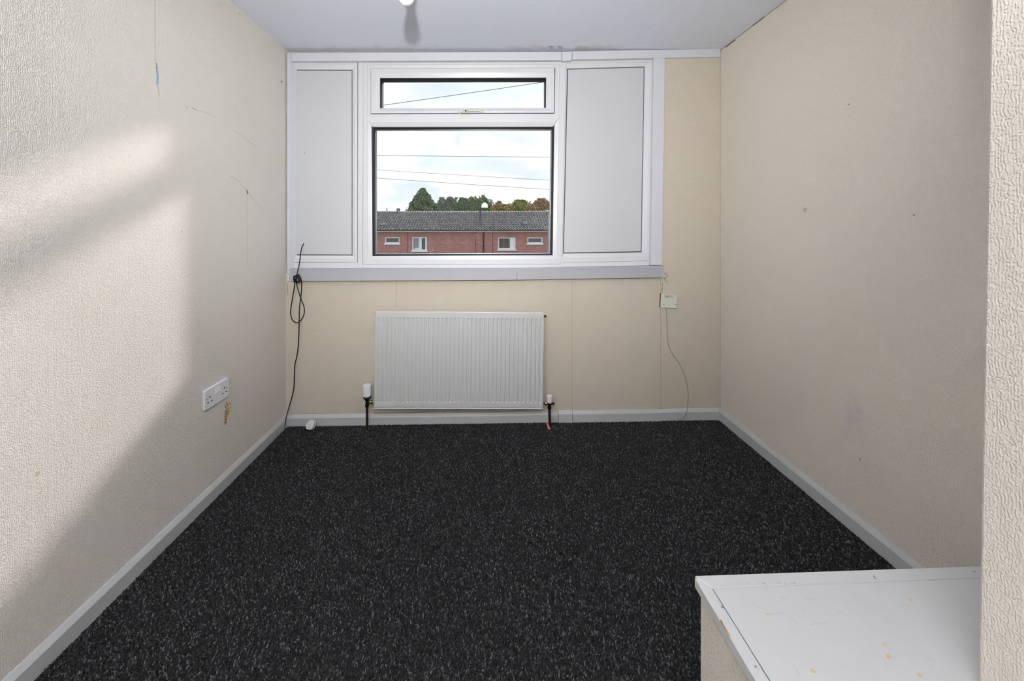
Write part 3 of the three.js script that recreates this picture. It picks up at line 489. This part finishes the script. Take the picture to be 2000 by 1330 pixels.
// ---------------------------------------------------------------- low boxed-in ledge with a painted lid
{
  const dY = 0.685, yT = EYE - dY, zA = -0.70, zR = -0.725, xA = 0.405, xR = XR - 0.002, xN = 0.721, zN = -0.536, Z2 = 0.2;
  const lift = (x) => 0.0144 * (x - xA);
  const box = tag(group('ledge_box', scene, [0.9, floorY(0.9), -0.6]), 'low boxed-in ledge with scuffed white lid and wallpapered side at lower right', 'ledge');
  const off = box.position;
  const far = (x) => mix(zA, zR, (x - xA) / (xR - xA));
  const topMap = canvas(1024, 1024, (g, w, h) => {               // x from 0.38 over 1.1 m, z from -0.75 over 1.1 m
    g.fillStyle = 'rgb(192,192,190)'; g.fillRect(0, 0, w, h);
    const P = (px, py) => { const z = -dY * F / (py - CY), x = (px - CX) / F * -z; return [(x - 0.38) / 1.1 * w, h - (z + 0.75) / 1.1 * h]; };
    const bl = (px, py, rx, ry, rot, col, al) => { const [x, y] = P(px, py); g.globalAlpha = al; g.fillStyle = col; g.beginPath(); g.ellipse(x, y, rx, ry, rot, 0, 7); g.fill(); g.globalAlpha = 1; };
    const ln = (a, b, col, wd, al) => { g.globalAlpha = al; g.strokeStyle = col; g.lineWidth = wd; g.beginPath(); g.moveTo(...P(...a)); g.lineTo(...P(...b)); g.stroke(); g.globalAlpha = 1; };
    for (let i = 0; i < 60; i++) { bl(rr(1380, 1900), rr(1150, 1330), rr(6, 26), rr(4, 14), rr(0, 3), rnd() < 0.5 ? 'rgb(185,184,180)' : 'rgb(200,200,199)', 0.06); }
    for (const [x, y, a, b, r] of [[1500, 1200, 4, 1.8, 0], [1779, 1176, 4, 2, 0.6], [1727, 1261, 3.5, 2, 0.6], [1735, 1285, 4.5, 2.2, 0.7], [1588, 1311, 3.5, 2.4, 0], [1796, 1322, 4.5, 2.2, 0.4]]) { bl(x, y, a, b, r, 'rgb(196,170,124)', 0.9); }
    for (const [a, b] of [[[1505, 1200], [1535, 1196]], [[1540, 1202], [1558, 1220]], [[1582, 1221], [1618, 1217]], [[1525, 1168], [1538, 1170]], [[1573, 1170], [1595, 1172]], [[1806, 1285], [1822, 1294]], [[1816, 1302], [1822, 1306]], [[1567, 1191], [1570, 1195]], [[1447, 1163], [1448, 1166]], [[1551, 1300], [1560, 1318]], [[1470, 1180], [1492, 1190]], [[1635, 1195], [1655, 1206]]]) ln(a, b, 'rgb(130,130,126)', 1.1, 0.3);
    ln([1407, 1210], [1417, 1230], 'rgb(150,96,62)', 2.4, 0.95); ln([1414, 1222], [1425, 1241], 'rgb(176,126,88)', 2.2, 0.9); ln([1409, 1214], [1416, 1228], 'rgb(96,72,60)', 1.4, 0.7); bl(1357.5, 1128, 3, 2, 0, 'rgb(170,110,70)', 0.9);
    bl(1411, 1186, 2.4, 1.6, 0, 'rgb(90,84,80)', 0.8); bl(1476, 1302, 1.6, 1.4, 0, 'rgb(80,76,74)', 0.8); ln([1706, 1129], [1710, 1136], 'rgb(70,66,64)', 1.6, 0.8); ln([1898, 1124], [1906, 1124], 'rgb(110,100,90)', 1.6, 0.7);
    for (let i = 0; i < 10; i++) bl(rr(1440, 1560), rr(1139, 1143), rr(1, 5), 0.8, 0, 'rgb(110,104,98)', 0.35);
  });
  topMap.repeat.set(1 / 1.1, 1 / 1.1); topMap.offset.set(-0.38 / 1.1, 0.75 / 1.1);
  const lid = std({ map: topMap, roughness: 0.4 });
  const uvT = (v) => [v.x + off.x, v.z + off.z];
  const P = (x, z, dy) => V(x - off.x, yT + lift(x) + dy - off.y, z - off.z);
  const m = 0.021, g1 = 0.0012;
  // lid board, L-shaped round the end of the near wall
  const L = [[xA + m + g1, Z2], [xN - 0.003, Z2], [xN - 0.003, zN], [xR, zN], [xR, far(xR) + m + g1], [xA + m + g1, far(xA) + m + g1]].map(([x, z]) => [x, z]);
  const tri = (LL, dy, geo) => { const [a, b, c, d, e, f] = LL.map(([x, z]) => P(x, z, dy)); geo.quad(a, b, c, f, uvT).quad(f, c, d, e, uvT); };
  const mb = new MB(); tri(L, -0.001, mb); for (let i = 0; i < 6; i++) { const j = (i + 1) % 6; mb.quad(P(...L[i], -0.016), P(...L[j], -0.016), P(...L[j], -0.001), P(...L[i], -0.001), uvT); }
  mesh('lid', mb.geo(), lid, box);
  // edge mouldings, mitred, edges eased
  const strip = (a0, a1, b1, b0) => { const r = 0.002, c = [a0, a1, b1, b0], cx = c.reduce((s, q) => s + q[0], 0) / 4, cz = c.reduce((s, q) => s + q[1], 0) / 4, ins = (q, k) => [q[0] + Math.sign(cx - q[0]) * k, q[1] + Math.sign(cz - q[1]) * k]; const lo = c.map((q) => P(...q, -r)); return [skin([c.map((q) => P(...q, -0.019)), lo], () => [0.95, 0.1], [true, false]), skin([lo, c.map((q) => P(...ins(q, r), 0.0))], uvT, [false, true])]; };
  mesh('edge_moulding', strip([xA, Z2], [xA + m, Z2], [xA + m, far(xA) + m], [xA, far(xA)]), lid, box);
  mesh('edge_moulding', strip([xA + 0.0006, far(xA)], [xA + m + 0.0006, far(xA) + m], [xR, far(xR) + m], [xR, far(xR)]), lid, box);
  // papered sides
  const xs = xA + 0.0075, zs = (x) => far(x) + 0.0075, side = new MB(), D = (x, z, y) => V(x - off.x, y - off.y, z - off.z), uvS = (v) => [v.z + v.x, v.y];
  side.quad(D(xs, Z2, floorY(xs)), D(xs, zs(xs), floorY(xs)), P(xs, zs(xs), -0.018), P(xs, Z2, -0.018), uvS);
  side.quad(D(xs, zs(xs), floorY(xs)), D(xR, zs(xR), floorY(xR)), P(xR, zs(xR), -0.018), P(xs, zs(xs), -0.018), uvS);
  side.quad(D(xN - 0.003, Z2, floorY(xN)), D(xs, Z2, floorY(xs)), P(xs, Z2, -0.018), P(xN - 0.003, Z2, -0.018), uvS);
  side.quad(D(xN - 0.003, zN, floorY(xN)), D(xN - 0.003, Z2, floorY(xN)), P(xN - 0.003, Z2, -0.018), P(xN - 0.003, zN, -0.018), uvS); side.quad(D(xR, zN, floorY(xR)), D(xN - 0.003, zN, floorY(xN)), P(xN - 0.003, zN, -0.018), P(xR, zN, -0.018), uvS);
  side.quad(D(xR, zs(xR), floorY(xR)), D(xR, zN, floorY(xR)), P(xR, zN, -0.018), P(xR, zs(xR), -0.018), uvS);
  mesh('side_panel', side.geo(), M.paperDim, box).userData.label = 'cream embossed wallpaper side';
}

// ---------------------------------------------------------------- ceiling pendant with a bare bulb
{
  const z = -1.236, b = at(793, 9.5, z), p = tag(group('pendant_light', scene, [b.x, YC, z]), 'bare white light bulb hanging from the ceiling on a short flex', 'light');
  const y = b.y - YC;
  mesh('ceiling_rose', lathe([[0, -0.022], [0.012, -0.022], [0.03, -0.016], [0.038, 0], [0, 0]]), M.plastic, p);
  mesh('flex', cyl(0.0032, 0.0032, -y - 0.19 - 0.02, 0, (y + 0.19 - 0.022) / 2, 0, 10), M.plastic, p);
  mesh('lamp_holder', lathe([[0, y + 0.195], [0.008, y + 0.195], [0.013, y + 0.185], [0.0185, y + 0.16], [0.0185, y + 0.118], [0.021, y + 0.115], [0.021, y + 0.098], [0.0155, y + 0.096], [0, y + 0.096]]), M.plastic, p);
  mesh('bulb', lathe([[0, y], [0.008, y + 0.001], [0.016, y + 0.0045], [0.023, y + 0.011], [0.0278, y + 0.02], [0.0295, y + 0.03], [0.0285, y + 0.042], [0.025, y + 0.055], [0.0195, y + 0.07], [0.0158, y + 0.083], [0.0145, y + 0.1], [0, y + 0.1]], 40), M.opal, p);
}
{ // the photographer's flash, seen mirrored in the pane
  const f = tag(group('flash_lamp', scene, [FLASH.x, FLASH.y, FLASH.z]), 'small white camera flash mirrored as a bright spot in the window pane', 'flash');
  f.rotation.x = 0.35;
  mesh('flash_housing', rbox(0.096, 0.066, 0.06, 0.008, 0, 0, 0.042), M.black, f);
  mesh('flash_window', new THREE.PlaneGeometry(0.084, 0.054).translate(0, 0, 0).rotateY(Math.PI).translate(0, 0, 0.011), std({ color: 0xffffff, emissive: 0xffffff, emissiveIntensity: 18 }), f);
}

// ---------------------------------------------------------------- outside: ground, terrace, trees, post, wires
const GY = -2.7;
struct(mesh('ground', new THREE.PlaneGeometry(240, 160).rotateX(-Math.PI / 2).translate(0, GY, -82), std({ color: lin(0.16, 0.18, 0.13), roughness: 0.95 })));
{
  const zH = -27, sH = -zH / F, h = tag(group('terrace_house', scene, [0, GY, zH]), 'row of red brick houses with a dark tiled roof across the street', 'house');
  const X = (px) => (px - CX) * sH, Y = (py) => EYE + (CY - py) * sH - GY, xl = -17, xr = 17, yE = Y(449), slope = 0.47;   // roof rise over run
  const brick = canvas(512, 512, (g, w, hh) => {                 // 1.35 m x 1.2 m: 6 bricks by 16 courses
    g.fillStyle = 'rgb(176,150,144)'; g.fillRect(0, 0, w, hh); const bw = w / 6, bh = hh / 16;
    for (let r = 0; r < 16; r++) for (let c = -1; c < 7; c++) { const k = rr(-16, 16); g.fillStyle = `rgb(${170 + k},${116 + k * 0.8},${112 + k * 0.8})`; g.fillRect(c * bw + (r % 2 ? bw / 2 : 0) + 2, r * bh + 2, bw - 4, bh - 5); }
  }); brick.repeat.set(1 / 1.35, 1 / 1.2);
  const bm = std({ map: brick, roughness: 0.9 });
  const sections = [[xl, X(796)], [X(796) + 0.03, X(929)], [X(929) + 0.03, X(962)], [X(962) + 0.03, xr]];
  const wins = [[751.5, 780.5, 463, 475.5, 'small'], [804.5, 834, 463, 489.5, 'pair'], [972.5, 1007, 463.5, 487, 'board'], [1030, 1060, 463.5, 475.5, 'small']];
  const wg = [];
  sections.forEach(([a, b], si) => {
    const zf = si === 2 ? 0.06 : 0, inside = wins.filter((w) => X(w[0]) >= a - 0.02 && X(w[1]) <= b + 0.02).sort((p, q) => p[0] - q[0]);
    let x = a;
    for (const w of inside) { wg.push(boxGeo(x, 0, -5, X(w[0]), yE, zf), boxGeo(X(w[0]), 0, -5, X(w[1]), Y(w[3]), zf), boxGeo(X(w[0]), Y(w[2]), -5, X(w[1]), yE, zf), boxGeo(X(w[0]), Y(w[3]), -5, X(w[1]), Y(w[2]), -0.3)); x = X(w[1]); }
    wg.push(boxGeo(x, 0, -5, b, yE, zf));
  });
  wg.push(boxGeo(xl, 0, -5.1, xr, yE, -0.05 - 4.9));
  mesh('brick_wall', wg, bm, h);
  const frameM = std({ color: lin(0.8, 0.82, 0.86), roughness: 0.4 }), dark = std({ color: lin(0.09, 0.10, 0.11), roughness: 0.15 }), inner = std({ color: lin(0.12, 0.125, 0.12), roughness: 0.6 }), curtain = std({ color: lin(0.12, 0.105, 0.075), roughness: 0.9 });
  for (const [x0, x1, y0, y1, kind] of wins) {
    const a = X(x0), b = X(x1), c = Y(y1), d = Y(y0), t = 0.085, zf = -0.06, g = [boxGeo(a, c, -0.14, b, c + t, zf), boxGeo(a, d - t, -0.14, b, d, zf), boxGeo(a, c + t, -0.14, a + t, d - t, zf), boxGeo(b - t, c + t, -0.14, b, d - t, zf)];
    if (kind === 'pair') { const mx = mix(a, b, 0.53); g.push(boxGeo(mx - 0.06, c + t, -0.14, mx + 0.06, d - t, zf), boxGeo(mx + 0.06, c + t, -0.14, mx + 0.12, d - t, zf + 0.01), boxGeo(b - t - 0.06, c + t, -0.14, b - t, d - t, zf + 0.01)); }
    const mx = kind === 'board' ? X(997.5) : b; if (kind === 'board') g.push(boxGeo(mx - 0.06, c + t, -0.14, mx, d - t, zf));
    const f = mesh('window', g, frameM, h);
    if (kind === 'pair') { mesh('pane', boxGeo(a + t, c + t, -0.12, mix(a, b, 0.53), d - t, -0.11), std({ color: lin(0.25, 0.28, 0.31), roughness: 0.08 }), f); mesh('pane', boxGeo(mix(a, b, 0.53), c + t, -0.12, b - t, d - t, -0.11), dark, f);
      mesh('curtain', [boxGeo(a + 0.5, c + 0.12, -0.108, a + 0.58, d - 0.15, -0.106), boxGeo(a + 0.2, c + 0.12, -0.108, a + 0.5, c + 0.2, -0.106)], frameM, f); }
    else if (kind === 'board') { mesh('pane', boxGeo(a + t, c + t, -0.12, mx, d - t, -0.11), dark, f); mesh('infill_panel', boxGeo(mx, c + t, -0.12, b - t, d - t, -0.08), frameM, f); mesh('curtain', [boxGeo(a + t + 0.05, c + t + 0.06, -0.109, a + 0.36, d - t, -0.106), boxGeo(a + 0.5, c + t, -0.109, mx - 0.16, d - t, -0.106)], curtain, f); }
    else mesh('pane', boxGeo(a + t, c + t, -0.12, b - t, d - t, -0.11), inner, f);
    mesh('sill', boxGeo(a - 0.05, c - 0.09, -0.1, b + 0.05, c, 0.07), frameM, f);
  }
  // roof: rolled tiles, courses lapping, as one stuff part
  const wT = 0.204, gauge = 0.325, ang = Math.atan(slope), rows = 11;
  const tileG = (() => { const m = [], n = 8, th = 0.014; const pf = (u) => 0.052 * Math.max(0, Math.sin(Math.PI * Math.min(1, u / 0.62))) ** 0.9 - 0.006 * Math.sin(Math.PI * Math.max(0, (u - 0.62) / 0.38));
    const mb = new MB(); for (let i = 0; i < n; i++) { const u0 = i / n, u1 = (i + 1) / n, a = V(u0 * wT, pf(u0) + 0.045, 0), b = V(u1 * wT, pf(u1) + 0.045, 0), c = V(u1 * wT, pf(u1), -gauge - 0.06), d = V(u0 * wT, pf(u0), -gauge - 0.06); mb.quad(a, b, c, d); mb.quad(V(a.x, a.y - 0.05, 0), V(b.x, b.y - 0.05, 0), b, a); } return mb.geo(); })();
  const cols = Math.floor((xr - xl + 0.4) / wT), tiles = shadow(new THREE.InstancedMesh(tileG, std({ color: 0xffffff, roughness: 0.24 }), cols * rows)); tiles.name = numbered('roof_tiles'); tiles.userData.kind = 'stuff';
  const qt = new THREE.Quaternion().setFromEuler(new THREE.Euler(ang, 0, 0)), mt = new THREE.Matrix4(), cl = new THREE.Color();
  const z0 = 0.32, y0 = yE - 0.02;
  for (let r = 0, i = 0; r < rows; r++) for (let c = 0; c < cols; c++, i++) { const s = r * gauge; mt.compose(V(xl - 0.2 + c * wT, y0 + s * Math.sin(ang), z0 - s * Math.cos(ang)), qt, V(1, 1, 1)); tiles.setMatrixAt(i, mt); const k = rr(0.065, 0.13); tiles.setColorAt(i, cl.setRGB(k, k * 1.02, k * 1.08)); }
  h.add(tiles);
  const S = rows * gauge, zr = z0 - S * Math.cos(ang), yr = y0 + S * Math.sin(ang), slab = new MB();
  slab.quad(V(xl, y0 - 0.04, z0), V(xr, y0 - 0.04, z0), V(xr, yr - 0.04, zr), V(xl, yr - 0.04, zr)); slab.quad(V(xr, y0 - 0.04, 2 * zr - z0), V(xl, y0 - 0.04, 2 * zr - z0), V(xl, yr - 0.04, zr), V(xr, yr - 0.04, zr));
  slab.tri(V(xl, y0 - 0.04, 2 * zr - z0), V(xl, y0 - 0.04, z0), V(xl, yr - 0.04, zr)); slab.tri(V(xr, y0 - 0.04, z0), V(xr, y0 - 0.04, 2 * zr - z0), V(xr, yr - 0.04, zr));
  mesh('roof_deck', slab.geo(), std({ color: lin(0.06, 0.06, 0.07), roughness: 0.8 }), h);
  const rid = []; for (let x = xl; x < xr; x += 0.45) rid.push(new THREE.CylinderGeometry(0.12, 0.125, 0.46, 12, 1, false, 0, Math.PI).rotateZ(Math.PI / 2).rotateX(Math.PI).translate(x + 0.23, yr - 0.02, zr));
  mesh('ridge_tiles', rid, std({ color: lin(0.10, 0.10, 0.115), roughness: 0.6 }), h).userData.kind = 'stuff';
  mesh('gutter', boxGeo(xl, yE - 0.075, 0.27, xr, yE + 0.02, 0.38), std({ color: lin(0.02, 0.02, 0.022), roughness: 0.5 }), h);
  mesh('fascia', boxGeo(xl, Y(452.9), -0.05, xr, yE - 0.05, 0.31), std({ color: lin(0.66, 0.62, 0.56), roughness: 0.6 }), h);
  mesh('downpipe', [cyl(0.055, 0.055, yE - 0.1, X(944.5), (yE - 0.1) / 2, 0.14, 12)], std({ color: lin(0.02, 0.02, 0.024), roughness: 0.5 }), h);
  const onRoof = (px, py) => { let z = 0; for (let i = 0; i < 6; i++) { const s = -(zH + z) / F, y = EYE + (CY - py) * s - GY; z = z0 - (y - y0) / slope; } const s = -(zH + z) / F; return V((px - CX) * s, EYE + (CY - py) * s - GY, z); };
  const vp = onRoof(938, 432); mesh('vent_pipe', [cyl(0.06, 0.06, 1.1, vp.x, vp.y + 0.42, vp.z, 12), cyl(0.085, 0.085, 0.1, vp.x, vp.y + 0.95, vp.z, 12)], std({ color: lin(0.05, 0.04, 0.07), roughness: 0.5 }), h);
  for (const [px, py] of [[749, 439], [1025, 437]]) { const v = onRoof(px, py); mesh('roof_vent', [rbox(0.26, 0.2, 0.3, 0.04, v.x, v.y + 0.06, v.z)], std({ color: lin(0.3, 0.33, 0.4), roughness: 0.4 }), h); }
  for (const [px, w] of [[755.5, 0.05], [778, 0.28]]) mesh('ridge_vent', rbox(w, 0.22, 0.18, 0.02, X(px) * (-(zH + zr) / -zH), yr + 0.16, zr), std({ color: lin(0.12, 0.12, 0.13), roughness: 0.6 }), h);
}
{ // slim post in front of the roof at the right edge of the pane
  const z = -20, p = at(1072.5, 413, z), t = tag(group('street_post', scene, [p.x, GY, z]), 'slim grey street post with a flat top at the right edge of the view', 'post'), H = p.y - GY, m = std({ color: lin(0.30, 0.35, 0.42), roughness: 0.5 });
  mesh('pole', cyl(0.062, 0.085, H, 0, H / 2, 0, 20), m, t); mesh('lantern', [rbox(0.34, 0.07, 0.2, 0.03, -0.04, H + 0.03, 0), rbox(0.26, 0.03, 0.16, 0.01, -0.04, H - 0.015, 0)], std({ color: lin(0.55, 0.56, 0.56), roughness: 0.5 }), t);
}
// trees behind the roof
function tree(name, label, px0, px1, pyTop, z, shape, cols, n, leaf) {
  const s = -z / F, x = ((px0 + px1) / 2 - CX) * s, w = (px1 - px0) * s / 2, top = EYE + (CY - pyTop) * s - GY, t = tag(group(name, scene, [x, GY, z]), label, 'tree', 'trees behind the terrace roof');
  const y0 = EYE + (CY - (shape === 'cone' ? 422 : 440)) * s - GY, pos = [], col = [], H = top - y0, o1 = rr(0, 50), o2 = rr(0, 50);
  const prof = (v) => shape === 'cone' ? Math.pow(1 - v, 0.75) * 1.0 : Math.sqrt(Math.max(0, 1 - Math.pow(Math.abs(v - 0.4) / 0.6, 2.4)));
  for (let i = 0; i < n; i++) {
    const v = Math.pow(rnd(), shape === 'cone' ? 1.25 : 0.9), a = rr(0, 6.283), lump = 0.5 + 1.0 * fbm(o1 + 3.4 * Math.cos(a) + v * 7, o2 + 3.4 * Math.sin(a) + v * 5, 3), q = Math.sqrt(rr(0.2, 1)) * (rnd() < 0.12 ? 1.14 : 1);
    const cr = prof(v) * w * lump * q * 1.2, cx = Math.cos(a) * cr, cz = Math.sin(a) * cr, cy = y0 + H * (v * (shape === 'cone' ? 0.9 + 0.2 * fbm(o2 + cx * 1.3, o1 + cz * 1.3, 3) : 0.62 + 0.6 * fbm(o2 + cx * 1.3, o1 + cz * 1.3, 3)) + rr(-0.03, 0.03));
    if (cy > top) continue;
    const k = cols[Math.floor(rnd() * cols.length)], b = rr(0.75, 1.25), lf = leaf * rr(0.6, 1.3), e = new THREE.Euler(rr(0, 6.28), rr(0, 6.28), rr(0, 6.28));
    const P = [[-0.5, 0], [0, -0.32], [0.55, 0], [0, 0.32]].map(([a, d]) => V(a * lf, d * lf, 0).applyEuler(e).add(V(cx, cy, cz)));
    for (const j of [0, 1, 2, 0, 2, 3]) { pos.push(P[j].x, P[j].y, P[j].z); col.push(k[0] * b * 1.4, k[1] * b * 1.4, k[2] * b * 1.4); }
  }
  const g = new THREE.BufferGeometry(); g.setAttribute('position', new THREE.Float32BufferAttribute(pos, 3)); g.setAttribute('color', new THREE.Float32BufferAttribute(col, 3)); g.computeVertexNormals();
  const fo = shadow(new THREE.Mesh(g, std({ vertexColors: true, roughness: 0.85, side: THREE.DoubleSide }))); fo.name = numbered('foliage'); fo.userData.kind = 'stuff'; t.add(fo);
  const br = [cyl(0.10, 0.26, top * 0.8, 0, top * 0.4, 0, 10)]; for (let i = 0; i < 7; i++) { const a = i * 0.9, y = top * rr(0.3, 0.65); br.push(tube([V(0, y, 0), V(Math.cos(a) * w * 0.3, y + 0.5, Math.sin(a) * w * 0.3), V(Math.cos(a) * w * 0.6, y + 1.3, Math.sin(a) * w * 0.6)], 0.05, 6, 5)); }
  mesh('trunk', br, std({ color: lin(0.08, 0.065, 0.05), roughness: 0.9 }), t);
}
const G1 = [[0.10, 0.15, 0.085], [0.13, 0.18, 0.10], [0.085, 0.13, 0.075]], G2 = [[0.17, 0.19, 0.15], [0.14, 0.17, 0.13]], G3 = [[0.11, 0.17, 0.06], [0.15, 0.21, 0.075], [0.09, 0.14, 0.05]], A1 = [[0.26, 0.19, 0.06], [0.17, 0.2, 0.06], [0.32, 0.2, 0.08], [0.22, 0.22, 0.08]], A2 = [[0.18, 0.22, 0.06], [0.25, 0.22, 0.07], [0.14, 0.19, 0.06]], A3 = [[0.30, 0.21, 0.12], [0.2, 0.2, 0.09], [0.26, 0.23, 0.1], [0.36, 0.2, 0.13]];
tree('conifer_tree', 'tall dark green pointed conifer behind the roof, tallest of the trees', 799, 854, 368, -46, 'cone', G1, 20000, 0.25);
tree('broadleaf_tree', 'grey-green rounded tree behind the roof just right of the conifer', 853, 895, 385, -54, 'round', G2, 14000, 0.25);
tree('broadleaf_tree', 'small dark green tree crown left of the large green one', 890, 922, 386, -46, 'round', G1, 11000, 0.25);
tree('broadleaf_tree', 'large green tree behind the roof in the middle of the row', 910, 962, 381, -63, 'round', G3, 18000, 0.26);
tree('broadleaf_tree', 'low orange and green autumn tree next right after the large green one', 960, 1000, 393, -46, 'round', A1, 12000, 0.25);
tree('broadleaf_tree', 'yellow-green autumn tree second from the right edge of the pane', 994, 1038, 390, -54.5, 'round', A2, 13000, 0.26);
tree('broadleaf_tree', 'russet autumn tree nearest the grey street post', 1032, 1078, 388, -46, 'round', A3, 14000, 0.25);
// overhead wires
function wire(a, b, z, r, label) { const p = at(...a, z), q = at(...b, z), d = q.clone().sub(p).divideScalar(q.x - p.x), L = (x, sag) => p.clone().add(d.clone().multiplyScalar(x - p.x)).add(V(0, -sag, 0)); tag(mesh('overhead_wire', tube([L(-26, -0.4), L(-10, -0.06), L(p.x, 0), L(q.x, 0), L(10, -0.06), L(26, -0.4)], r, 60, 6), std({ color: lin(0.10, 0.11, 0.14), roughness: 0.6 })), label, 'wire', 'overhead wires'); }
wire([748, 205.6], [1060, 160.6], -7, 0.0055, 'steeply sloping overhead wire seen through the small top pane');
wire([730, 303.4], [1080, 306.8], -9, 0.0065, 'topmost, almost level overhead wire in the large pane');
wire([730, 331.4], [1080, 352.4], -9.3, 0.005, 'middle overhead wire in the large pane, sloping down right');
wire([730, 347.4], [1080, 370.6], -9.1, 0.0055, 'lowest overhead wire in the large pane, just above the trees');

renderer.render(scene, camera);
